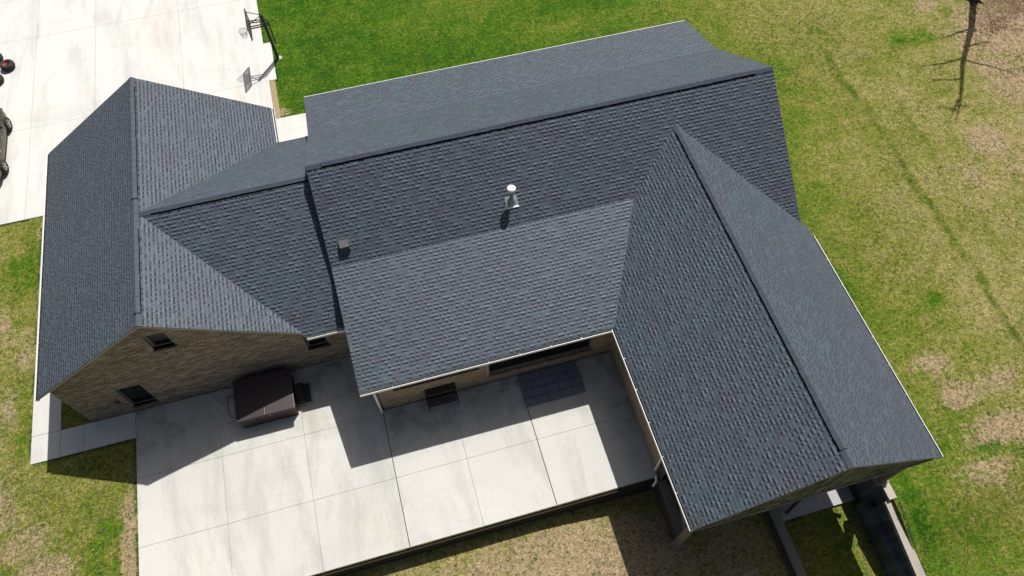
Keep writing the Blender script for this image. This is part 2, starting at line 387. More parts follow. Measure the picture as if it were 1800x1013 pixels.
dirt = blob(X, Y, [(30, 18.5, 4.5, 3.0, 1.0), (28.2, 15.0, 2.4, 2.0, .8), (27.5, 19.0, 3.0, 2.2, .85), (30.5, 16, 3, 3, .9), (25.6, 17.2, 1.4, 1.6, .6), (26.5, 13.2, 2.2, 2.0, .7), (23.5, 8.0, 2.0, 2.2, .62), (19.6, 2.2, 1.6, .8, .8), (17.6, 4.9, 1.2, .5, .6), (21.0, 5.0, 1.6, 1.6, .6), (2.2, 3.7, 2.4, .8, .82), (4.6, 3.0, 1.9, 1.3, .95), (1.8, 3.0, 4.5, 1.0, .75), (.2, 3.6, 1.2, .6, .7), (7.2, 2, 1.2, 1.8, .6), (22.9, 13.6, .9, 1.0, .75), (17.0, 3.4, 1.6, .55, .85), (18.3, 2.9, 1.4, .8, .75), (15.9, 5.9, .8, .5, .65), (16.2, 4.7, .9, .5, .8), (26, 16, 1.8, 1.4, .7), (15.6, 2.3, 1.2, .5, .6),
     (-13.6, 9.6, .7, .6, .75), (-12.6, 7.8, 1.0, .8, .55), (-12.9, 14.3, .35, .9, .6), (-9.62, 6.8, .28, 2.2, .8), (-13.8, 9.0, 1.0, 1.4, .7), (-12.0, 6.8, 1.0, .8, .7), (-13.3, 12.2, .35, 1.0, .6), (-13.6, 15.4, .4, .8, .6), (1.0, 4.0, 1.5, .5, .6), (2.9, 3.6, 1.2, .7, .8), (-1.2, 3.95, 1.6, .35, .5),
     (4.2, 3.2, 1.0, 1.0, .6), (24.9, 21.3, .7, .4, .8), (-3.64, 24.1, .18, 1.5, .6), (-3.35, 22.7, .3, .25, .8), (21.5, 12.4, .6, .7, .6), (29, 19.5, 3, 2.5, .75), (24.5, 12.0, 2.2, 2.5, .5), (-12.5, 19.2, .2, .6, .6)])
lush = blob(X, Y, [(14.2, 14.8, .5, 1.2, .75), (13.6, 11.5, .5, 3.2, .3), (17.2, 8.1, .7, .35, .7), (14.4, 3.3, .6, .16, .75), (15.9, 3.0, .6, .14, .65), (13.0, 1.4, .28, 1.6, .7), (17.2, 2.5, .7, .15, .6),
     (-13.2, 17.6, .6, .9, .8), (-12.9, 13.0, .35, .5, .5), (-12.8, 11.2, .2, .5, .8), (-10.2, 7.2, 1.0, 1.4, .45), (-11, 5.5, 1.2, .8, .4), (14.5, 9.0, .5, 1.0, .3),
     (4.9, 4.1, .6, .3, .7), (-3.9, 4.3, .8, .3, .6), (23.1, 19.6, 1.4, .5, .95), (21.2, 18.6, 1.0, .5, .4), (11.0, 1.5, .4, 1.0, .5), (19.6, 20.9, .3, .8, .5), (22.6, 16.4, .9, .2, .5)])
# old wheel rut: a thin, darker green line running along the lawn
wob = .10*np.sin(Y*.9)+.06*np.sin(Y*2.3+1)
rut = np.exp(-((X-19.2-wob)/.11)**2)*(.72+.28*np.sin(Y*1.1+.5))*sm(Y, 4.5, 6)*(1-sm(Y, 21, 22))
lush = np.maximum(lush, .62*rut)
rut2 = np.exp(-((X-20.5-wob*1.4)/.16)**2)*(.35+.35*np.sin(Y*.8+2))*sm(Y, 8, 10)*(1-sm(Y, 16, 18))
lush = np.maximum(lush, .5*rut2)
litter = blob(X, Y, [(28.6, 20.2, 2.2, 1.1, 1.0), (27.4, 19.2, 1.4, .8, .85), (30.2, 18.6, 1.6, 2.0, .9), (29.4, 17.6, 1.3, .8, .75), (27.6, 16.2, .8, .6, .6), (31, 21, 3, 3, .9), (30.6, 14.5, 1.2, 1.2, .6)])
for nm, A in (('rut', np.maximum(rut, .45*rut2)), ('dry', dry), ('dirt', dirt), ('lush', lush), ('litter', litter)):
    at = me.attributes.new(nm, 'FLOAT', 'POINT'); at.data.foreach_set('value', A.reshape(-1).astype(np.float32))
lawn = bpy.data.objects.new('lawn', me); COL.objects.link(lawn)
tag(lawn, 'patchy green and tan lawn around the house', kind='structure')

# ---------------------------------------------------------------- paving
def slabs(xlist, ylist, z1, z0, gaps=None, mb=None, m=None, sub=1, d=.0045):
    mb = mb or MB()
    for i in range(len(xlist)-1):
        for j in range(len(ylist)-1):
            a0 = d if i else 0; b0 = d if i < len(xlist)-2 else 0; c0 = d if j else 0; e0 = d if j < len(ylist)-2 else 0
            mb.box((xlist[i]+a0, ylist[j]+c0, z0), (xlist[i+1]-b0, ylist[j+1]-e0, z1), m)
    return mb
def add_algae(ob, fn, cuts=7):
    bm = bmesh.new(); bm.from_mesh(ob.data)
    es = [e for e in bm.edges if e.calc_length() > .8]
    bmesh.ops.subdivide_edges(bm, edges=es, cuts=cuts, use_grid_fill=True)
    bm.to_mesh(ob.data); bm.free()
    at = ob.data.attributes.new('algae', 'FLOAT', 'POINT')
    co = np.zeros(len(ob.data.vertices)*3); ob.data.vertices.foreach_get('co', co); co = co.reshape(-1, 3)/U
    at.data.foreach_set('value', fn(co[:, 0], co[:, 1]).astype(np.float32))
mb = slabs([-9.385, -6.84, -4.33, -1.85], [4.78, 6.86, 8.95, 11.17], 0, -.09)
slabs([-1.825, .36, 2.58], [4.78, 6.86, 9.07], 0, -.09, mb=mb)
slabs([2.605, 5.77], [4.78, 6.86, 9.07], 0, -.09, mb=mb)
patio = mb.build('patio', PATIO)
def alg(x, y):
    a = np.clip(1-(9.07-y)/1.9, 0, 1)*(x > -1.85)*.9
    b = np.clip(1-(11.2-y)/2.6, 0, 1)*(x <= -1.85)*.9
    c = np.clip(1-(5.8-x)/1.6, 0, 1)*(y > 6.2)*.75
    return np.maximum(np.maximum(a, b), c)
add_algae(patio, alg)
tag(patio, 'pale concrete patio slab behind the house', kind='structure')
mb = MB().box((-9.30, 4.86, -.10), (5.72, 11.1, -.055), JOINT)
mb.box((-9.0, 4.685, -1.7), (5.74, 5.3, -.095), SOIL)
tag(mb.build('ground_under_patio', JOINT), 'dark ground edge below the patio slab', kind='structure')
# garden walk
mb = MB()
d = .006
mb.box((-12.52, 10.28, -.09), (-11.66-d, 11.18-d, -.004)).box((-11.66+d, 10.28, -.09), (-10.95-d, 11.16, -.004)).box((-10.95+d, 10.28, -.09), (-9.395, 11.16, -.004))
for a, b in ((11.18, 14.1), (14.1, 17.0), (17.0, 19.94)): mb.box((-12.52, a+d, -.09), (-11.66, b-d, -.004))
tag(mb.build('path', WALK), 'narrow concrete walk around the garage corner', kind='structure')
tag(MB().box((-11.66, 11.18, -.06), (-10.70, 19.9, -.03)).build('planting_bed', MULCH), 'dark mulch bed against the garage wall', kind='structure')
# driveway
dx = [-60, -50, -40, -31, -25, -22, -19, -16.1, -13.16, -10.7, -7.16, -3.74]
dy = [19.95, 24.58, 30.0, 36, 46, 60]
mb = slabs(dx, dy, 0, -.07, d=.005)
mb.box((-3.735, 24.6, -.07), (-3.42, 26.88, -.004))
mb.box((-3.735, 18.3, -.07), (-2.45, 22.38, -.003))
tag(mb.build('driveway', DRIVE), 'wide bright concrete driveway by the garage', kind='structure')
tag(MB().box((-3.735, 22.385, -.06), (-3.50, 24.58, -.012)).build('dirt_strip', DIRT), 'bare dirt strip beside the driveway', kind='structure')
# basement level pad
tag(MB().box((9.25, 2.78, -2.1), (12.1, 5.0, -1.93)).build('basement_pad', PADM), 'concrete pad under the covered porch', kind='structure')

# ================================================================= the house
H = empty('brick_house', (2, 10, 0))
tag(H, 'large brown brick house with dark grey shingle roofs and white gutters', 'house')
HO = (2, 10, 0)
def hb(mb, name, mat, parent=None, **k):
    o = mb.build(name, mat, parent or H, origin=HO, **k); return o
# roof planes ------------------------------------------------------------
xGm, wL, wR, zGR, zGE, yG0, yG1 = -7.181, 3.831, 3.80, 4.975, 2.485, 11.05, 20.42
yC, zC, yCe, zCe, yCf, zCf = 14.83, 4.93, 10.96, 2.49, 18.70, 2.50
xM0, xM1, yM, zM = -2.178, 12.575, 14.807, 5.395
yMb, zMb, yMe, zMe, yMc, zMc, yMf, zMf = 12.32, 3.60, 8.765, 2.47, 18.043, 3.352, 20.512, 2.578
xW, zW, xWl, xWr, yW0, zWe, zWr = 9.063, 4.768, 5.498, 12.815, 2.688, 2.47, 2.291
sM = (zM-zMb)/(yM-yMb)
T = .10
def roofslab(mb, pts, t=T, edge=TRIM):
    """top face shingles, underside and rim a step lower, rim in trim colour"""
    top = [Vector(p) for p in pts]; bot = [p-Vector((0, 0, t)) for p in top]
    n = (top[1]-top[0]).cross(top[2]-top[0])
    if n.z < 0: top.reverse(); bot.reverse()
    mb.poly(top, SH); mb.poly(bot[::-1], SOFF)
    for k in range(len(top)):
        j = (k+1) % len(top); mid = .3
        a, b, c, e = top[k], top[j], bot[j], bot[k]
        am = a.lerp(e, .22); bm_ = b.lerp(c, .22)
        mb.poly([am, bm_, b, a], SH); mb.poly([e, c, bm_, am], edge)
    return mb
g = MB()
roofslab(g, [(xGm-wL, yG0, zGE), (xGm, yG0, zGR), (xGm, yG1, zGR), (xGm-wL, yG1, zGE)])
roofslab(g, [(xGm+wR, yG0, zGE), (xGm+wR, yG1, zGE), (xGm, yG1, zGR), (xGm, yG0, zGR)])
garage_roof = hb(g, 'garage_roof', SH, fix=False)
g = MB()
roofslab(g, [(xGm, yC, zC), (xM0+.4, yC, zC), (xM0+.4, yCe, zCe), (xGm+wR-.04, yCe, zCe)])
roofslab(g, [(xGm, yC, zC), (xGm+wR-.04, yCf, zCf), (xM0+.4, yCf, zCf), (xM0+.4, yC, zC)])
connector_roof = hb(g, 'connector_roof', SH, fix=False)
g = MB()
yR = yM-(zM-zWr)/sM   # where the steep slope reaches the wing eave height
xv = xW
roofslab(g, [(xM0, yM, zM), (xM0, yMb, zMb), (xv, yMb, zMb), (xv, yR, zWr), (xM1, yR, zWr), (xM1, yM, zM)])
roofslab(g, [(xM0, yMb, zMb), (xM0, yMe, zMe), (xWl+.35, yMe, zMe), (xW, yMb-.2, zMb-.05), (xW, yMb, zMb)])
roofslab(g, [(xM0, yM, zM), (xM1, yM, zM), (xM1, yMc, zMc), (xM0, yMc, zMc)])
roofslab(g, [(xM0, yMc, zMc), (xM1, yMc, zMc), (xM1, yMf, zMf), (xM0, yMf, zMf)])
main_roof = hb(g, 'main_roof', SH, fix=False)
tW = (zM-zW)/sM; yj = yM-tW+.15
yvl = yM-(zM-zWr)/sM
g = MB()
roofslab(g, [(xWl, yW0, zWe), (xW, yW0, zW), (xW, yj, zW), (xWl+(zMb-zWe)/(zW-zWe)*(xW-xWl), yMb+.1, zMb), (xWl, yMe-.0, zWe)][::-1])
roofslab(g, [(xWr, yW0, zWr), (xWr, yR+.02, zWr), (xM1, yR+.35, zWr+.66*(xWr-xM1)), (xW, yj, zW), (xW, yW0, zW)])
wing_roof = hb(g, 'wing_roof', SH, fix=False)
# ridge caps and vents ------------------------------------------------------
def ridge(name, a, b, s1, s2, w, lift, parent, vent=True, seg=.24, fl=.022):
    """bent cap strip along a ridge; s1/s2 are side directions (down-slope unit vectors)"""
    a = Vector(a); b = Vector(b); s1 = Vector(s1); s2 = Vector(s2); mb = MB()
    up = Vector((0, 0, 1)); L = (b-a).length; n = max(1, int(L/seg)); d = (b-a).normalized()
    for k in range(n):
        p = a+(b-a)*(k/n); q = a+(b-a)*((k+1)/n); l0 = lift+.006; l1 = lift
        r = .93+random.random()*.1
        for sd_ in (s1, s2):
            mb.poly([p+up*l0*.9, q+up*l1*.9, q+up*l1+sd_*w*r, p+up*l0+sd_*w*r], CAPM)
            mb.poly([p+up*l0+sd_*w*r, q+up*l1+sd_*w*r, q+up*(l1-.013)+sd_*w*r, p+up*(l0-.013)+sd_*w*r], CAPM)
    if vent:
        for sd_ in (s1, s2):
            o1 = sd_*w*.93; mb.poly([a+o1+up*lift, b+o1+up*lift, b+o1-up*.02, a+o1-up*.02], VENTD)
            o2 = sd_*(w+fl); mb.poly([a+sd_*w*.5+up*.012, b+sd_*w*.5+up*.012, b+o2+up*.007, a+o2+up*.007], VENTD)  # near-black strip past the cap paints the vent's shadow on the slope
        for p in (a, b):
            mb.poly([p+s1*w+up*lift, p+up*lift*.9, p+s2*w+up*lift, p+s2*w-up*.02, p+s1*w-up*.02], VENTD)
    return hb(mb, name, CAPM, parent, fix=False)
def dn(dx_, dy_, sl): v = Vector((dx_, dy_, -sl)); return v.normalized()
mS, mN = dn(0, -1, sM), dn(0, 1, (zM-zMc)/(yMc-yM))
sG1 = dn(-1, 0, (zGR-zGE)/wL); sG2 = dn(1, 0, (zGR-zGE)/wR)
cS, cN = dn(0, -1, (zC-zCe)/(yC-yCe)), dn(0, 1, (zC-zCf)/(yCf-yC))
wS1 = dn(-1, 0, (zW-zWe)/(xW-xWl)); wS2 = dn(1, 0, (zW-zWr)/(xWr-xW))
ridge('ridge_vent', (-1.73, yM, zM), (11.95, yM, zM), mS, mN, .125, .038, main_roof)
ridge('ridge_cap', (xM0, yM, zM), (-1.73, yM, zM), mS, mN, .13, .012, main_roof, False)
ridge('ridge_cap', (11.95, yM, zM), (xM1, yM, zM), mS, mN, .13, .012, main_roof, False)
ridge('ridge_vent', (xGm, 15.35, zGR), (xGm, 20.0, zGR), sG1, sG2, .115, .04, garage_roof, fl=.012)
ridge('ridge_vent', (xGm, 11.45, zGR), (xGm, 14.25, zGR), sG1, sG2, .115, .04, garage_roof, fl=.012)
ridge('ridge_cap', (xGm, yG0, zGR), (xGm, 11.45, zGR), sG1, sG2, .13, .012, garage_roof, False)
ridge('ridge_cap', (xGm, 14.25, zGR), (xGm, 15.35, zGR), sG1, sG2, .13, .012, garage_roof, False)
ridge('ridge_cap', (xGm, 20.0, zGR), (xGm, yG1, zGR), sG1, sG2, .13, .012, garage_roof, False)
ridge('ridge_vent', (-6.75, yC, zC), (xM0-.02, yC, zC), cS, cN, .12, .036, connector_roof)
ridge('ridge_cap', (xGm+.02, yC, zC), (-6.75, yC, zC), cS, cN, .13, .012, connector_roof, False)
ridge('ridge_vent', (xW, 3.15, zW), (xW, 13.6, zW), wS1, wS2, .125, .038, wing_roof)
ridge('ridge_cap', (xW, yW0, zW), (xW, 3.15, zW), wS1, wS2, .13, .012, wing_roof, False)
ridge('ridge_cap', (xW, 13.6, zW), (xW, 14.0, zW), wS1, wS2, .13, .012, wing_roof, False)
# gutters: U channels with a bright outer lip, inside coloured dark for its shade ------------------
def gutter(a, b, out, parent=None):
    a = Vector(a); b = Vector(b); o = Vector(out); up = Vector((0, 0, 1)); mb = MB(); W_ = .085; D = .095; t = .013
    z0 = -.05
    def P(p, k, z): return p+o*k+up*z
    for (k0, k1, za, zb, mm) in ((0, t, z0-D, z0, WHITE), (W_-t, W_, z0-D, z0+.008, WHITE), (t, W_-t, z0-D, z0-D+t, GUTIN)):
        c = [P(a, k0, za), P(a, k1, za), P(a, k1, zb), P(a, k0, zb)]; e = [P(b, k0, za), P(b, k1, za), P(b, k1, zb), P(b, k0, zb)]
        mb.poly(c, mm); mb.poly(e[::-1], mm)
        for i in range(4): mb.poly([c[i], e[i], e[(i+1) % 4], c[(i+1) % 4]], mm)
    mb.poly([P(a, W_-t-.001, z0-.012), P(b, W_-t-.001, z0-.012), P(b, W_-t-.001, z0-D+t), P(a, W_-t-.001, z0-D+t)], GUTIN)
    for p in (a, b): mb.poly([P(p, 0, z0-D), P(p, W_, z0-D), P(p, W_, z0), P(p, 0, z0)], WHITE)
    n = max(2, int((b-a).length/.9))
    for k in range(1, n):      # hangers
        q = a.lerp(b, k/n); e = (b-a).normalized()*.005
        mb.poly([P(q-e, 0, z0-.004), P(q+e, 0, z0-.004), P(q+e, W_, z0-.004), P(q-e, W_, z0-.004)], GALV)
    return hb(mb, 'gutter', WHITE, parent)
gutter((xM0, yMe, zMe), (xWl-.085, yMe, zMe), (0, -1, 0), main_roof)
gutter((xWl, yW0, zWe), (xWl, yMe-.005, zWe), (-1, 0, 0), wing_roof)
gutter((xM0, yMf, zMf), (xM1, yMf, zMf), (0, 1, 0), main_roof)
gutter((xGm+wR, yCe, zCe), (xM0+.02, yCe, zCe), (0, -1, 0), connector_roof)
gutter((xWr, yW0, zWr), (xWr, yR-.25, zWr), (1, 0, 0), wing_roof)
gutter((xGm+wR, yCf+.1, zGE), (xGm+wR, yG1, zGE), (1, 0, 0), garage_roof)
gutter((xGm+wR+.09, yCf, zCf), (xM0-.03, yCf, zCf), (0, 1, 0), connector_roof)
gutter((xGm-wL, yG0, zGE), (xGm-wL, yG1, zGE), (-1, 0, 0), garage_roof)

# walls ----------------------------------------------------------------------
def wallquad(mb, a, b, ztop, z0=-.2, holes=(), t=.12, m=None):
    """vertical wall from a to b (plan), outside on the right hand of a->b; holes = (s0,s1,z0,z1) are recessed openings"""
    a = Vector((*a, 0)); b = Vector((*b, 0)); L = (b-a).length; d = (b-a).normalized(); n = Vector((d.y, -d.x, 0))
    xs_ = sorted({0, L, *[h[0] for h in holes], *[h[1] for h in holes]})
    zs_ = sorted({z0, ztop, *[h[2] for h in holes], *[h[3] for h in holes]})
    P = lambda s_, z, k=0: tuple(a+d*s_+Vector((0, 0, z))-n*k)
    for i in range(len(xs_)-1):
        for j in range(len(zs_)-1):
            cx, cz = (xs_[i]+xs_[i+1])/2, (zs_[j]+zs_[j+1])/2
            if any(h[0] < cx < h[1] and h[2] < cz < h[3] for h in holes): continue
            mb.poly([P(xs_[i], zs_[j]), P(xs_[i+1], zs_[j]), P(xs_[i+1], zs_[j+1]), P(xs_[i], zs_[j+1])], m)
    for h in holes:
        for (s0, za, s1, zb) in ((h[0], h[2], h[1], h[2]), (h[1], h[2], h[1], h[3]), (h[1], h[3], h[0], h[3]), (h[0], h[3], h[0], h[2])):
            mb.poly([P(s0, za), P(s1, zb), P(s1, zb, t), P(s0, za, t)], m)
def window(a, b, s0, s1, z0, z1, name='window', parent=None, depth=.07, cols=1, fw=.05, sill=True, door=False, fmat=None):
    a = Vector((*a, 0)); b = Vector((*b, 0)); d = (b-a).normalized(); n = Vector((d.y, -d.x, 0))
    P = lambda s_, z, k=0: a+d*s_+Vector((0, 0, z))+n*k
    fm = fmat or FRAME
    mb = MB(); k = -depth
    mb.bar(P(s0, z0+fw/2, k), P(s1, z0+fw/2, k), .04, fw); mb.bar(P(s0, z1-fw/2, k), P(s1, z1-fw/2, k), .04, fw)
    for i in range(cols+1):
        s_ = s0+fw/2+(s1-s0-fw)*i/cols
        mb.bar(P(s_, z0+fw, k+.001), P(s_, z1-fw, k+.001), fw, .04, up=tuple(n))
    o = hb(mb, name, fm, parent or walls)
    mb = MB(); mb.poly([P(s0+.01, z0+.01, k-.012), P(s1-.01, z0+.01, k-.012), P(s1-.01, z1-.01, k-.012), P(s0+.01, z1-.01, k-.012)])
    hb(mb, 'pane', GLASS, o)
    if sill:
        mb = MB(); mb.bar(P(s0-.03, z0-.025, -.02), P(s1+.03, z0-.025, -.02), .16, .05); hb(mb, 'sill', BR_S, o)
    return o
def poly_wall(pts, mat, holes=None):
    mb = MB().poly(pts, None); return mb
# garage + connector rear wall (one plane y = 11.2)
yw = 11.2
mb = MB()
hG = [(1.42, 2.14, .30, 1.60)]           # low opening
wallquad(mb, (-10.71, yw), (-3.70, yw), 2.35, holes=hG)
# gable triangle with the attic window opening
def gz(x): return (zGR-(zGR-zGE)/wL*(xGm-x) if x < xGm else zGR-(zGR-zGE)/wR*(x-xGm))-T-.002
x0h, x1h, z0h, z1h = -7.41, -6.82, 3.36, 4.16
xsl = [-10.71, x0h, xGm, x1h, -3.70]
def col(xa, xb, za, zb=None):
    if zb is None: mb.poly([(xa, yw, za), (xb, yw, za), (xb, yw, gz(xb)), (xa, yw, gz(xa))])
    else: mb.poly([(xa, yw, za), (xb, yw, za), (xb, yw, zb), (xa, yw, zb)])
col(-10.71, x0h, 2.35); col(x0h, xGm, 2.35, z0h); col(xGm, x1h, 2.35, z0h); col(x0h, xGm, z1h); col(xGm, x1h, z1h); col(x1h, -3.70, 2.35)
for A, B in (((x0h, z0h), (x1h, z0h)), ((x1h, z0h), (x1h, z1h)), ((x1h, z1h), (x0h, z1h)), ((x0h, z1h), (x0h, z0h))):
    mb.poly([(A[0], yw, A[1]), (B[0], yw, B[1]), (B[0], yw+.15, B[1]), (A[0], yw+.15, A[1])])
walls = hb(mb, 'garage_wall', BR_G)
gw = walls
window((-10.71, yw), (-3.70, yw), x0h+10.71, x1h+10.71, z0h, z1h, fw=.07, depth=.10)
window((-10.71, yw), (-3.70, yw), 1.42, 2.14, .30, 1.60, fw=.045, depth=.09)
# thin stone lintel and vent on the wall
hb(MB().box((-9.62, yw-.02, .72), (-9.48, yw+.01, .92)), 'wall_vent', simple('vent_brown', (.09, .05, .045), .7), gw)
mb = MB()
wallquad(mb, (-10.71, 20.05), (-10.71, yw), 2.24); wallquad(mb, (-3.68, 18.4), (-3.68, 20.05), 2.38)
mb.poly([(-10.71, 20.05, -.2), (-3.68, 20.05, -.2), (-3.68, 20.05, gz(-3.68)), (xGm, 20.05, gz(xGm)), (-10.71, 20.05, gz(-10.71))])
hb(mb, 'garage_side_wall', BR_G)
mb = MB()
hC = [(.12, .76, 1.22, 2.06)]
wallquad(mb, (-3.70, yw), (-1.78, yw), 2.5, holes=hC)
walls = hb(mb, 'connector_wall', BR_G)
window((-3.70, yw), (-1.78, yw), .12, .76, 1.22, 2.06, fw=.06, depth=.09)
hb(MB().box((-4.3, yw-.03, .0), (-1.8, yw-.002, .05)), 'base_flashing', TRIM, walls)
mb = MB(); wallquad(mb, (-1.78, 18.4), (-3.68, 18.4), 2.5); hb(mb, 'entry_wall', BR_M)
# main walls
ym = 9.1
mb = MB()
hM = [(.50, 3.12, 1.35, 2.30), (3.44, 6.82, .62, 2.38)]
wallquad(mb, (-1.78, ym), (5.77, ym), 2.50, holes=hM)
walls = hb(mb, 'rear_wall', BR_M)
window((-1.78, ym), (5.77, ym), .50, 3.12, 1.35, 2.30, cols=3, depth=.06)
window((-1.78, ym), (5.77, ym), 3.44, 6.82, .62, 2.38, cols=1, depth=.07, sill=False)
hb(MB().box((1.62, ym-.05, .50), (5.10, ym+.06, .615)), 'brick_sill', BR_S, walls)
hb(MB().box((1.600, ym-.035, .50), (1.66, ym+.02, 2.38)), 'corner_trim', TRIM, walls)
mb = MB()
def mz(y):
    if y < yMb: return zMe+(zMb-zMe)*(y-yMe)/(yMb-yMe)
    if y < yM: return zM-(yM-y)*sM
    if y < yMc: return zM-(zM-zMc)*(y-yM)/(yMc-yM)
    return zMc-(zMc-zMf)*(y-yMc)/(yMf-yMc)
ylist_ = [ym, yMb, yM, yMc, 20.2]
mb.poly([(-1.78, 20.2, -.2), (-1.78, ym, -.2)]+[(-1.78, y, mz(y)-T-.003) for y in ylist_])
hb(mb, 'side_wall', BR_M)
mb = MB()
mzr = lambda y: zM-(yM-y)*sM if y < yM else mz(y)
mb.poly([(12.2, 11.1, -.6), (12.2, 20.2, -.2)]+[(12.2, y, mzr(y)-T-.003) for y in (20.2, yMc, yM, 11.1)])
wallquad(mb, (12.2, 20.2), (-1.78, 20.2), 2.5)
hb(mb, 'front_wall', BR_M)
# trim post / downspout at the rear corner
mb = MB(); mb.bar((-1.86, ym-.07, 0.0), (-1.86, ym-.07, 2.18), .09, .07); mb.bar((-1.86, ym-.07, 2.16), (-1.86, yMe-.03, 2.30), .08, .06)
hb(mb, 'downspout', WHITE, None)
# wing walls
mb = MB(); wallquad(mb, (5.77, ym), (5.77, 4.9), 2.30, -.0)
hb(mb, 'wing_wall', BR_M)
mb = MB(); wallquad(mb, (5.775, 4.9), (5.775, 4.6), 2.30, -1.3); mb.poly([(5.77, 5.0, -2.1), (12.3, 5.0, -2.1), (12.3, 5.0, 2.3), (xW, 5.0, 4.6), (5.77, 5.0, 2.3)])
wallquad(mb, (12.3, 5.0), (12.3, 11.2), 2.3, -.8)
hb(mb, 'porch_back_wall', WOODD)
o = hb(MB().box((9.6, 4.93, -1.93), (11.4, 4.99, -.2)), 'basement_door', GLASS)
hb(MB().bar((10.5, 4.9, -1.93), (10.5, 4.9, -.2), .06, .05).bar((9.6, 4.9, -.2), (11.4, 4.9, -.2), .06), 'door_frame', WHITE, o)
# downspout at the wing, with kicked-out foot at the patio corner
mb = MB(); mb.tube([(5.54, 4.95, 2.22), (5.66, 4.95, 2.05), (5.70, 4.93, 1.9), (5.70, 4.93, .22)], .036, 8)
mb.tube([(5.68, 4.78, .12), (5.68, 4.66, -.02), (5.55, 4.56, -.14)], .04, 8)
hb(mb, 'downspout', WHITE)
# open gable porch at the wing end -----------------------------------------------
def wz(x): return (zW-(zW-zWe)/(xW-xWl)*(xW-x) if x < xW else zW-(zW-zWr)/(xWr-xW)*(x-xW))
mb = MB()
zb = 2.16; xa = xWl+.12; xb_ = xWr-.25
mb.prism([(xa+.25, zb), (xb_-.2, zb), (xb_-.2, wz(xb_-.2)-T-.01), (xW, zW-T-.01), (xa+.25, wz(xa+.25)-T-.01)], 2.735, 2.80, 'y')
gs = hb(mb, 'gable_siding', SIDE)
hb(MB().box((xWl+.10, 2.70, zb-.13), (xWr-.15, 2.84, zb-.003)), 'tie_beam', WOOD)
def post(x, y, z0, z1, w, parent=None, mat=WOOD):
    mb = MB(); mb.box((x-w/2, y-w/2, z0), (x+w/2, y+w/2, z1)); mb.box((x-w*.75, y-w*.75, z0), (x+w*.75, y+w*.75, z0+.25)); return hb(mb, 'porch_post', mat, parent)
pl = post(5.80, 2.92, -1.2, zb-.14, .17)
pr = post(12.28, 2.92, -.35, zb-.14, .22)
for (x, sx_) in ((5.86, 1), (12.22, -1)):
    hb(MB().bar((x, 2.92, zb-.75), (x+sx_*.62, 2.92, zb-.16), .10, .10), 'knee_brace', WOOD, pl if sx_ > 0 else pr)
hb(MB().bar((7.30, 2.80, 1.62), (7.85, 2.74, 2.02), .10, .12).bar((7.1, 3.3, 1.35), (7.30, 2.78, 1.62), .09, .1), 'knee_brace', WOOD)
hb(MB().bar((5.80, 4.5, 1.85), (5.80, 3.0, .75), .10, .10), 'knee_brace', WOOD, pl)
hb(MB().box((5.70, 3.0, zb-.10), (5.84, 4.9, zb+.02)), 'side_beam', WOOD)
hb(MB().box((12.22, 3.0, zb-.10), (12.36, 5.0, zb+.02)), 'side_beam', WOOD)
# low dark knee wall and foundation beside the lower lawn
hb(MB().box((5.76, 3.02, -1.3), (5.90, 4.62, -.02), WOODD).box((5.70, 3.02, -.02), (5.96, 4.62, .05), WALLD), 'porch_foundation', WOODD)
hb(MB().bar((9.7, 2.95, -1.75), (10.6, 3.4, -1.2), .10, .1), 'stair_stringer', WOODD)
hb(MB().bar((11.2, 3.2, -1.1), (12.05, 3.2, -.45), .09, .1), 'stair_stringer', WOODD)
# roof penetrations -------------------------------------------------------------
vx, vy = 3.492, 12.953; vz = zM-(yM-vy)*sM
mb = MB(); mb.lathe((vx, vy, vz-.03), [(.062, 0), (.062, .55)], 20)
vp = hb(mb, 'vent_pipe', GALV, main_roof, smooth=True)
hb(MB().lathe((vx, vy, vz+.52), [(.0, .0), (.125, .0), (.135, .02), (.135, .10), (.10, .135), (.0, .15)], 24), 'cap', WHITE, vp, smooth=True)
hb(MB().lathe((vx, vy, vz-.05), [(.135, 0), (.125, .10), (.068, .20)], 24), 'flashing_collar', GALV, vp, smooth=True)
n_ = Vector((0, -sM, 1)).normalized()
def onslope(x, y, l=.0): return (x, y, zM-(yM-y)*sM+l)
hb(MB().poly([onslope(vx-.19, vy-.17, .018), onslope(vx+.19, vy-.17, .018), onslope(vx+.19, vy+.12, .018), onslope(vx-.19, vy+.12, .018)]).poly([onslope(vx-.19, vy-.17, .018), onslope(vx+.19, vy-.17, .018), onslope(vx+.19, vy-.175, -.01), onslope(vx-.19, vy-.175, -.01)]), 'flashing_plate', GALV, vp)
hb(MB().bar((vx-.19, vy-.165, vz-.13+.02), (vx+.19, vy-.165, vz-.13+.02), .04, .05), 'flashing_lip', WHITE, vp)
bx, by = -1.66, 12.80; bz = zM-(yM-by)*sM
mb = MB(); mb.prism([(by-.16, bz-.16), (by+.13, bz+.10), (by+.13, bz+.12), (by+.06, bz+.20), (by-.15, bz+.13)], bx-.13, bx+.15, 'x')
hb(mb, 'roof_vent', simple('vent_box_grey', (.085, .085, .095), .7), main_roof, bevel=.008)
hb(MB().bar(onslope(5.55, yMb-.9, .012-.32), onslope(5.62, yMb-1.0, -.30), .012).bar((5.5, 10.62, mz(10.62)+.012), (5.62, 10.52, mz(10.52)+.015), .014), 'twig', TRIM, main_roof) if 0 else None

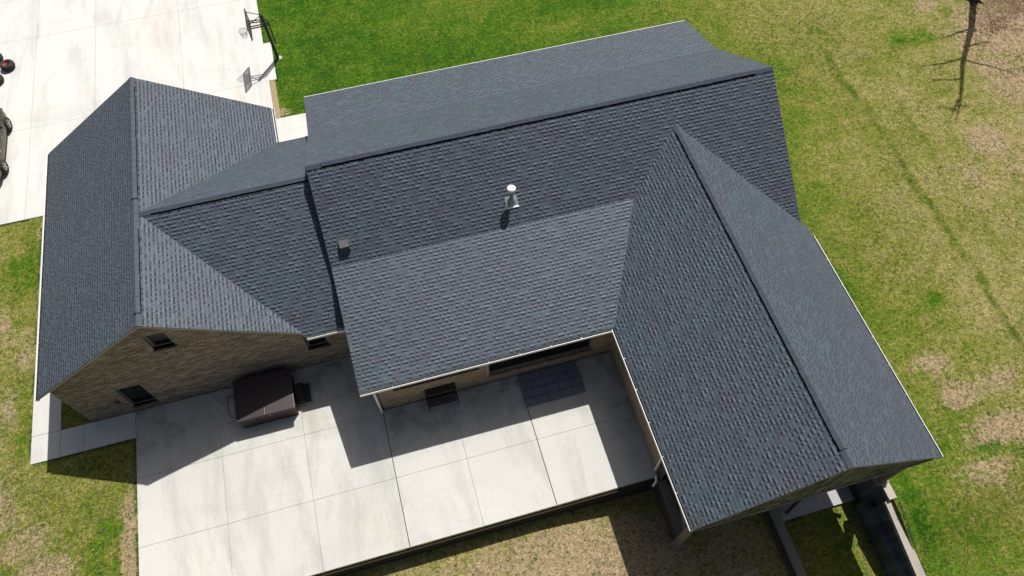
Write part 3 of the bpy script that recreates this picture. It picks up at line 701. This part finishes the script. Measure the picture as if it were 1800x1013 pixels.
# ================================================================= retaining walls of the walkout court
W1 = empty('retaining_wall', (12.35, 0, -1))
tag(W1, 'tan concrete retaining wall on the right, stepping down beside sunlit grass', 'retaining wall', 'retaining walls of the basement court')
def rb(mb, name, mat, par, org, **k): return mb.build(name, mat, par, origin=org, **k)
mb = MB(); mb.prism([(4.99, -2.2), (4.99, -.30), (2.30, -.30), (2.30, -2.2)], 12.28, 12.53, 'x')
mb.prism([(2.298, -2.4), (2.298, -.44), (0, -.86), (-8, -1.75), (-8, -2.4)], 12.19, 12.46, 'x')
rb(mb, 'wall_top', WALLC, W1, (12.35, 0, -1))
mb = MB(); mb.prism([(4.98, -2.2), (4.98, -.36), (2.32, -.36), (2.32, -2.2)], 12.255, 12.275, 'x')
mb.prism([(2.29, -2.4), (2.29, -.50), (0, -.92), (-8, -1.81), (-8, -2.4)], 12.16, 12.185, 'x')
mb.prism([(12.16, -2.4), (11.97, -2.4), (11.99, -1.28), (12.16, -1.22)], -8, 2.6, 'y')
rb(mb, 'shaded_face', WALLF, W1, (12.35, 0, -1))  # dark sheets on the inner face carry its shade in their colour
W2 = empty('retaining_wall', (9, 0, -1))
tag(W2, 'shaded grey retaining wall on the left, running out from under the porch', 'retaining wall', 'retaining walls of the basement court')
mb = MB(); mb.prism([(4.9, -2.2), (4.9, -.78), (1.0, -.86), (-1, -1.05), (-8, -1.75), (-8, -2.4)], 8.86, 9.14, 'x')
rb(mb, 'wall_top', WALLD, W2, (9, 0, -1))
mb = MB(); mb.prism([(3.4, -1.4), (3.4, -.90), (1.0, -.98), (-1, -1.17), (-8, -1.87), (-8, -2.4)], 8.76, 8.80, 'x'); mb.prism([(3.4, -1.4), (3.4, -.96), (1.0, -1.04), (-1, -1.23), (-8, -1.93), (-8, -2.4)], 8.80, 8.86, 'x')
rb(mb, 'form_board', WOODD, W2, (9, 0, -1))

# ================================================================= hot tub
t = empty('hot_tub', (-5.2, 10.2, 0)); tag(t, 'square brown covered hot tub standing on the shaded patio', 'hot tub'); TO = (-5.2, 10.2, 0)
x0, x1, y0, y1 = -6.14, -4.36, 9.62, 11.02
mb = MB(); mb.box((x0+.05, y0+.05, 0), (x1-.05, y1-.05, .62)); mb.build('cabinet', SKIRT, t, origin=TO, bevel=.03)
mb = MB(); mb.box((x0+.045, y0+.045, 0), (x1-.045, y1-.045, .05))
for q in (.3, .62): 
    xx = x0+(x1-x0)*q; mb.box((xx, y0+.035, .05), (xx+.02, y0+.055, .60))
mb.build('base_rail', BLK, t, origin=TO)
xm_ = (x0+x1)/2
for a, b in ((x0, xm_-.002), (xm_+.002, x1)):
    hi = .745
    mb = MB(); zl, zr = (.695, .712) if a == x0 else (.712, .695)
    i = len(mb.v); mb.v += [(a, y0, .60), (b, y0, .60), (b, y1, .60), (a, y1, .60), (a, y0, zl), (b, y0, zr), (b, y1, zr), (a, y1, zl)]
    for f in ((0,3,2,1),(4,5,6,7),(0,1,5,4),(1,2,6,5),(2,3,7,6),(3,0,4,7)): mb.f.append(f); mb.mi.append(0)
    mb.build('cover', COVER, t, origin=TO, bevel=.022)
mb = MB().tube([(x0-.03, y0+.25, .45), (x0-.16, y0+.28, .50), (x0-.18, y0+.30, .72), (x0-.18, y0+.90, .74), (x0-.03, y0+.95, .60)], .012, 8)
mb.build('cover_lifter', BLK, t, origin=TO)
MB().box((-5.22, y0+.015, .54), (-5.12, y0+.045, .57)).build('latch', GALV, t, origin=TO)
mb = MB().bar((x0+.1, y1+.02, .70), (x1-.1, y1+.02, .70), .03); mb.build('cover_hinge_bar', BLK, t, origin=TO)
# steps
t = empty('tub_steps', (-4.1, 10.2, 0)); tag(t, 'black two tread plastic steps beside the hot tub', 'steps'); TO = (-4.1, 10.2, 0)
MB().box((-4.33, 10.0, .28), (-4.12, 10.55, .33)).build('tread', BLK, t, origin=TO, bevel=.01)
MB().box((-4.13, 9.98, .14), (-3.93, 10.57, .19)).build('tread', BLK, t, origin=TO, bevel=.01)
MB().box((-4.33, 9.96, 0), (-4.10, 10.0, .28)).box((-4.10, 9.96, 0), (-3.96, 10.0, .14)).box((-4.33, 10.56, 0), (-4.10, 10.6, .28)).box((-4.10, 10.56, 0), (-3.96, 10.6, .14)).box((-4.34, 9.96, 0), (-4.31, 10.6, .28)).build('side_frame', BLK, t, origin=TO)
MB().box((-4.34, 9.93, 0), (-3.92, 9.955, .10)).build('rail', GALV, t, origin=TO)

# ================================================================= bench
t = empty('bench', (.07, 8.9, 0)); tag(t, 'black slatted metal garden bench against the brick wall', 'bench'); TO = (.07, 8.9, 0)
bx0, bx1 = -.40, .54
mb = MB()
for k in range(6): mb.box((bx0+.02, 8.64+k*.062, .335), (bx1-.02, 8.68+k*.062, .352))
mb.build('seat', DARKM, t, origin=TO)
mb = MB()
for k in range(6):
    a = .40+k*.055; y_ = 9.01+k*.010
    mb.bar((bx0+.02, y_, a), (bx1-.02, y_, a), .014, .036)
mb.bar((bx0, 9.065, .71), (bx1, 9.065, .71), .03, .03); mb.build('backrest', DARKM, t, origin=TO)
for x in (bx0, bx1):
    mb = MB(); mb.tube([(x, 8.62, 0), (x, 8.63, .50)], .014, 8).tube([(x, 8.99, 0), (x, 9.0, .36), (x, 9.07, .72)], .014, 8).tube([(x, 8.60, .51), (x, 9.04, .53)], .018, 8).tube([(x, 8.62, .33), (x, 9.0, .33)], .012, 8)
    mb.build('leg_frame', DARKM, t, origin=TO)

# ================================================================= tile mat
mx0, mx1, my0, my1 = 2.56, 4.55, 7.93, 9.06
t = empty('tile_mat', ((mx0+mx1)/2, (my0+my1)/2, 0)); tag(t, 'dark blue grey rubber tile mat laid on the shaded patio', 'floor mat'); TO = ((mx0+mx1)/2, (my0+my1)/2, 0)
for i in range(5):
    for j in range(4):
        w_ = (mx1-mx0)/5; h_ = (my1-my0)/4; r = random.uniform(-.006, .006); zt = .05+random.uniform(-.004, .012)
        mb = MB().box((mx0+i*w_+.010+r, my0+j*h_+.010, .004), (mx0+(i+1)*w_-.010+r, my0+(j+1)*h_-.010, zt))
        mb.build('tile', MATM, t, origin=TO, bevel=.006)

# ================================================================= basketball hoop
px_, py_ = -3.226, 25.81
t = empty('basketball_hoop', (px_, py_, 0)); tag(t, 'black pole basketball hoop with clear backboard at the driveway edge', 'basketball hoop'); TO = (px_, py_, 0)
MB().bar((px_, py_, 0), (px_-.05, py_, 2.26), .11, .11).build('pole', POLE, t, origin=TO)
MB().bar((px_+.13, py_, .75), (px_+.12, py_+.0, 1.95), .035, .05).build('adjuster', POLE, t, origin=TO)
mb = MB()
for s_ in (-.10, .10):
    mb.bar((px_+.12, py_+s_*.6, 1.95), (-3.82, py_+s_*.6, 2.02), .028, .04); mb.bar((px_+.12, py_+s_*.6, 1.76), (-3.82, py_+s_*.6, 1.74), .028, .04)
mb.bar((px_-.05, py_, 2.24), (-3.84, py_+.45, 2.15), .022); mb.bar((px_-.05, py_, 2.24), (-3.84, py_-.35, 2.15), .022)
mb.build('extension_arm', POLE, t, origin=TO)
bxp = -3.87
bb = MB().box((bxp-.012, py_-.56, 1.58), (bxp+.012, py_+.56, 2.23)).build('backboard', BOARD, t, origin=TO)
mb = MB()
for a, b in (((-.56, 1.58), (.56, 1.58)), ((-.56, 2.23), (.56, 2.23)), ((-.56, 1.58), (-.56, 2.23)), ((.56, 1.58), (.56, 2.23)), ((-.22, 1.68), (.22, 1.68)), ((-.22, 1.98), (.22, 1.98)), ((-.22, 1.68), (-.22, 1.98)), ((.22, 1.68), (.22, 1.98))):
    mb.bar((bxp, py_+a[0], a[1]), (bxp, py_+b[0], b[1]), .05, .035)
mb.build('board_frame', POLE, bb, origin=TO)
mb = MB(); c = Vector((bxp-.30, py_, 1.66)); mb.tube([c+Vector((math.cos(k*math.pi/12), math.sin(k*math.pi/12), 0))*.18 for k in range(25)], .009, 6); mb.bar((bxp, py_, 1.66), (bxp-.12, py_, 1.66), .03)
rim = mb.build('rim', GALV, t, origin=TO)
mb = MB()
for k in range(12):
    a = k*math.pi/6; b = a+math.pi/6
    for (r0, h0, r1, h1, o_) in ((.18, 0, .13, -.14, b), (.18, 0, .13, -.14, a-math.pi/6), (.13, -.14, .10, -.3, b), (.13, -.14, .10, -.3, a-math.pi/6)):
        mb.bar(c+Vector((math.cos(a)*r0, math.sin(a)*r0, h0)), c+Vector((math.cos(o_)*r1, math.sin(o_)*r1, h1)), .006)
mb.build('net', NETM, rim, origin=TO)
MB().lathe((px_+.06, py_+.02, -.03), [(.0, .05), (.09, .048), (.12, .03), (.125, 0)], 14).build('footing', PADM, t, origin=TO)

# ================================================================= loose wheels on the drive
def wheel_flat(loc, label, tilt):
    t = empty('loose_wheel', loc); tag(t, label, 'wheel', 'loose wheels on the driveway')
    t.rotation_euler = (R(tilt[0]), R(tilt[1]), 0)
    MB().lathe((0, 0, 0), [(.135, .03), (.15, .0), (.22, .0), (.27, .03), (.29, .09), (.29, .16), (.27, .21), (.22, .24), (.15, .235), (.135, .20)], 28).build('tyre', RUBR, t, smooth=True)
    r = MB().lathe((0, 0, 0), [(.145, .225), (.13, .20), (.11, .15), (.075, .14), (.07, .12), (.03, .12)], 24).build('rim', RED, t, smooth=True)
    MB().lathe((0, 0, 0), [(.0, .115), (.07, .115), (.07, .13), (.0, .13)], 12).build('hub', DARKM, r)
    return t
wheel_flat((-14.2, 28.35, .02), 'knobbly wheel with red rim, the one standing farthest onto the driveway', (0, 0))
wheel_flat((-14.72, 28.95, .02), 'knobbly wheel half out of frame behind the red rimmed one', (0, 0))
wheel_flat((-14.6, 27.6, .02), 'knobbly wheel half out of frame nearest the parked car', (0, 0))

# ================================================================= parked car (aligned with Y, right flank towards the garage)
CO = (-14.62, 23.65, 0)
t = empty('parked_car', CO); tag(t, 'olive grey car parked on the driveway at the left edge', 'car')
def carbody(sections, mat, name, parent, smooth=True, sub=2):
    """sections: (y, [(x,z)...]) lofted; closed ends"""
    me_ = bpy.data.meshes.new(name); vs = []; fs = []
    n = len(sections[0][1])
    for (y, pts) in sections: vs += [((x)*U, (y)*U, z*U) for x, z in pts]
    for k in range(len(sections)-1):
        for j in range(n): fs.append((k*n+j, k*n+(j+1) % n, (k+1)*n+(j+1) % n, (k+1)*n+j))
    fs.append(tuple(range(n-1, -1, -1))); fs.append(tuple((len(sections)-1)*n+j for j in range(n)))
    me_.from_pydata(vs, [], fs); me_.materials.append(mat)
    bm = bmesh.new(); bm.from_mesh(me_); bmesh.ops.recalc_face_normals(bm, faces=bm.faces); bm.to_mesh(me_); bm.free()
    for p in me_.polygons: p.use_smooth = True
    o = bpy.data.objects.new(name, me_); COL.objects.link(o); o.parent = parent
    if sub: md = o.modifiers.new('s', 'SUBSURF'); md.levels = sub; md.render_levels = sub
    return o
def sec(w, z0, zs, zt, wt): return [(-w*.92, z0), (-w, z0+.14), (-w, zs), (-wt, zt), (-wt*.4, zt+.03), (wt*.4, zt+.03), (wt, zt), (w, zs), (w, z0+.14), (w*.92, z0)]
carbody([(-1.86, sec(.55, .22, .45, .58, .45)), (-1.80, sec(.66, .16, .5, .68, .55)), (-1.3, sec(.72, .14, .58, .74, .62)), (-.6, sec(.73, .14, .6, .76, .64)), (.4, sec(.73, .14, .6, .76, .64)), (1.1, sec(.72, .14, .56, .72, .62)), (1.65, sec(.68, .14, .48, .62, .56)), (1.84, sec(.52, .2, .40, .50, .42))], CARP, 'body', t)
carbody([(-1.62, sec(.56, .62, .70, .80, .48)), (-1.30, sec(.60, .66, .85, 1.10, .50)), (-.6, sec(.62, .66, .90, 1.20, .50)), (.1, sec(.62, .66, .90, 1.19, .50)), (.45, sec(.60, .66, .82, 1.02, .50)), (.85, sec(.56, .62, .68, .74, .50))], CGL, 'windows', t)
carbody([(-1.22, sec(.46, 1.09, 1.12, 1.15, .42)), (-.6, sec(.49, 1.15, 1.20, 1.225, .44)), (.05, sec(.49, 1.14, 1.19, 1.215, .44)), (.25, sec(.46, 1.10, 1.13, 1.15, .42))], CARP, 'roof_panel', t)
for (wx, wy) in ((.68, 1.12), (-.68, 1.12), (.68, -1.12), (-.68, -1.12)):
    s_ = 1 if wx > 0 else -1
    o = MB().lathe((wx, wy, .27), [(.14, -.09*s_), (.25, -.09*s_), (.27, -.06*s_), (.27, .06*s_), (.25, .09*s_), (.17, .09*s_)], 28, 'x').build('wheel', RUBR, t, smooth=True)
    mb = MB().lathe((wx, wy, .27), [(.17, .08*s_), (.15, .05*s_), (.03, .06*s_), (.0, .07*s_)], 20, 'x')
    for k in range(5):
        a = k*2*math.pi/5; mb.bar((wx+.08*s_, wy, .27), (wx+.08*s_, wy+math.cos(a)*.165, .27+math.sin(a)*.165), .03, .03)
    mb.build('rim', CHR, o)
for s_ in (-1, 1):
    MB().box((s_*.42, 1.72, .42), (s_*.60, 1.80, .50)).build('headlight', CHR, t, bevel=.01)
    MB().box((s_*.72, .42, .68), (s_*.86, .52, .78)).build('mirror', CARP, t, bevel=.02)
    MB().box((s_*.40, -1.86, .46), (s_*.60, -1.80, .58)).build('tail_light', RED, t, bevel=.01)
    MB().bar((s_*.735, .02, .56), (s_*.735, .14, .56), .012, .02).build('door_handle', CHR, t)
    MB().bar((s_*.735, -.66, .56), (s_*.735, -.54, .56), .012, .02).build('door_handle', CHR, t)

# ================================================================= bare tree
TB = Vector((27.1, 21.0, 0))
t = empty('bare_tree', TB); tag(t, 'tall bare dark trunk tree at the top right corner', 'tree')
rnd = random.Random(3)
trk = MB(); zs_ = [0, .15, 1, 3, 5, 7, 9, 11, 12.6]
tp = [Vector((.05*math.sin(z*.7), .05*math.cos(z*.9)-.05, z)) for z in zs_]
trk.tube(tp, [.28, .17, .145, .13, .115, .10, .08, .05, .02], 12)
for k in range(5):
    a = k*1.26+.3; trk.tube([Vector((0, 0, .16)), Vector((math.cos(a)*.25, math.sin(a)*.25, .03)), Vector((math.cos(a)*.5, math.sin(a)*.5, -.04))], [.11, .06, .02], 7)
trk.build('trunk', BARK, t, smooth=True)
def limb(mb, p, d, L, r, lev):
    pts = [p]; n = 5; q = p.copy(); dd = d.normalized()
    for k in range(n):
        dd = (dd+Vector((rnd.uniform(-.18, .18), rnd.uniform(-.18, .18), rnd.uniform(-.02, .14)))).normalized()
        q = q+dd*L/n; pts.append(q.copy())
    mb.tube(pts, [r*(1-.8*k/n) for k in range(n+1)], 6)
    if lev > 0:
        for k in range(5):
            i = rnd.randint(1, n-1); a = Vector((rnd.uniform(-1, 1), rnd.uniform(-1, 1), rnd.uniform(-.1, .7)))
            limb(mb, pts[i], dd*.8+a*.8, L*rnd.uniform(.3, .55), r*.45*(1-.5*i/n), lev-1)
for (z, az, L) in ((6.4, 175, 2.2), (6.6, 350, 2.8), (8.6, 160, 1.4), (5.2, 10, 2.5), (10.6, 220, 1.0), (11.2, 0, .9), (4.0, 30, 2.0), (3.3, 165, 1.4), (11.6, 130, .9)):
    mb = MB(); a = R(az); limb(mb, Vector((0, 0, z)), Vector((math.cos(a), math.sin(a), .45)), L, .055, 2 if L > 1.2 else 1)
    mb.build('branch', BARK, t, smooth=True)

# ================================================================= small growth and litter
def scatter(name, n, region, maker, mat, label, seed, test=None):
    rr = random.Random(seed); mb = MB(); c_ = 0; tries = 0
    while c_ < n and tries < n*30:
        tries += 1
        x = rr.uniform(region[0], region[1]); y = rr.uniform(region[2], region[3])
        if test and not test(x, y, rr): continue
        maker(mb, x, y, float(hgt(x, y))-.024, rr); c_ += 1
    o = mb.build(name, mat, fix=False); tag(o, label, kind='stuff'); return o
def occupied(x, y):
    if -12.6 < x < -2.3 and 10.2 < y < 22.5: return True
    if x < -3.3 and y > 19.8: return True
    if -9.5 < x < 5.9 and 4.7 < y < 22: return True
    if 5.5 < x < 12.7 and 2.6 < y < 20.6: return True
    if 8.6 < x < 9.25 and y < 5: return True
    if 11.9 < x < 12.6 and y < 5: return True
    return False
def tuft(mb, x, y, z, rr):
    s_ = rr.uniform(.3, .75)
    for k in range(7):
        a = rr.uniform(0, 6.28); l = rr.uniform(.03, .075)*s_; h = rr.uniform(.02, .06)*s_; wv = .012*s_
        bx_, by_ = x+rr.uniform(-.03, .03), y+rr.uniform(-.03, .03)
        p = Vector((-math.sin(a), math.cos(a), 0))*wv
        mb.poly([(bx_-p.x, by_-p.y, z), (bx_+p.x, by_+p.y, z), (bx_+math.cos(a)*l, by_+math.sin(a)*l, z+h)])
from mathutils.noise import noise as pn
def clump(th, sc=.8):
    return lambda x, y, rr: (not occupied(x, y)) and pn(Vector((x*sc, y*sc, 3.3)))+rr.uniform(-.15, .15) > th
scatter('weeds', 9000, (-15, 30, -1, 30), tuft, WEED, 'low green weeds and grass tufts in the lawn', 11, clump(.12))
scatter('dry_grass', 9000, (8, 30, -1, 24), tuft, LITM, 'dry tan grass tufts in the thin lawn', 12, clump(.0, .6))
scatter('dry_grass', 3500, (-14, 9, 1, 12), tuft, LITM, 'dry tan grass tufts near the patio edges', 14, clump(.0, .6))
def edge_scatter(n, seed):
    rr = random.Random(seed); mb = MB()
    lines = [((-9.41, 4.6), (-9.41, 10.2), 2.2), ((-12.55, 10.2), (-12.55, 19.9), 3), ((-12.5, 10.25), (-9.4, 10.25), 1.4), ((-3.71, 26.95), (-3.71, 31), 2), ((-3.39, 24.5), (-3.39, 26.9), 1.2), ((-3.5, 22.42), (-2.4, 22.42), .6), ((12.5, -1), (12.5, 2.2), 1.5), ((9.2, 2.72), (11.2, 2.72), 1.2), ((-14.5, 19.92), (-12.6, 19.92), 1)]
    tot = sum(l[2] for l in lines)
    for (a, b, w_) in lines:
        for k in range(int(n*w_/tot)):
            t_ = rr.random(); g_ = rr.gauss(0, .025); x = a[0]+(b[0]-a[0])*t_; y = a[1]+(b[1]-a[1])*t_
            if pn(Vector((x*1.5, y*1.5, 8.1))) < -.12: continue
            if a[0] == b[0]: x += g_
            else: y += g_
            tuft(mb, x, y, float(hgt(x, y))-.024, rr)
    o = mb.build('edge_grass', WEED, fix=False); tag(o, 'ragged grass creeping over the concrete edges', kind='stuff'); return o
edge_scatter(2600, 41)
def flower(mb, x, y, z, rr):
    r = rr.uniform(.011, .02); n = 6; h = z+rr.uniform(.03, .06)
    mb.poly([(x+math.cos(k*math.pi/3)*r, y+math.sin(k*math.pi/3)*r, h) for k in range(n)])
scatter('dandelions', 160, (-13.5, -9.4, 4, 10.2), flower, YEL, 'tiny yellow dandelions by the patio corner', 21, clump(.05, .9))
scatter('dandelions', 200, (-3, 24, 19, 30), flower, YEL, 'tiny yellow dandelions over the far lawn', 22, clump(-.1, .7))
def leaf(mb, x, y, z, rr):
    a = rr.uniform(0, 6.28); r = rr.uniform(.02, .05); tl = rr.uniform(-.02, .03); c_, s_ = math.cos(a)*r, math.sin(a)*r
    mb.poly([(x+c_, y+s_, z+.02+tl), (x-s_*.6, y+c_*.6, z+.02), (x-c_, y-s_, z+.02-tl*.3), (x+s_*.6, y-c_*.6, z+.035)])
scatter('fallen_leaves', 2600, (26, 32, 16.5, 23), leaf, LEAF, 'reddish brown fallen leaves under the bare tree', 31, clump(.0, .5))
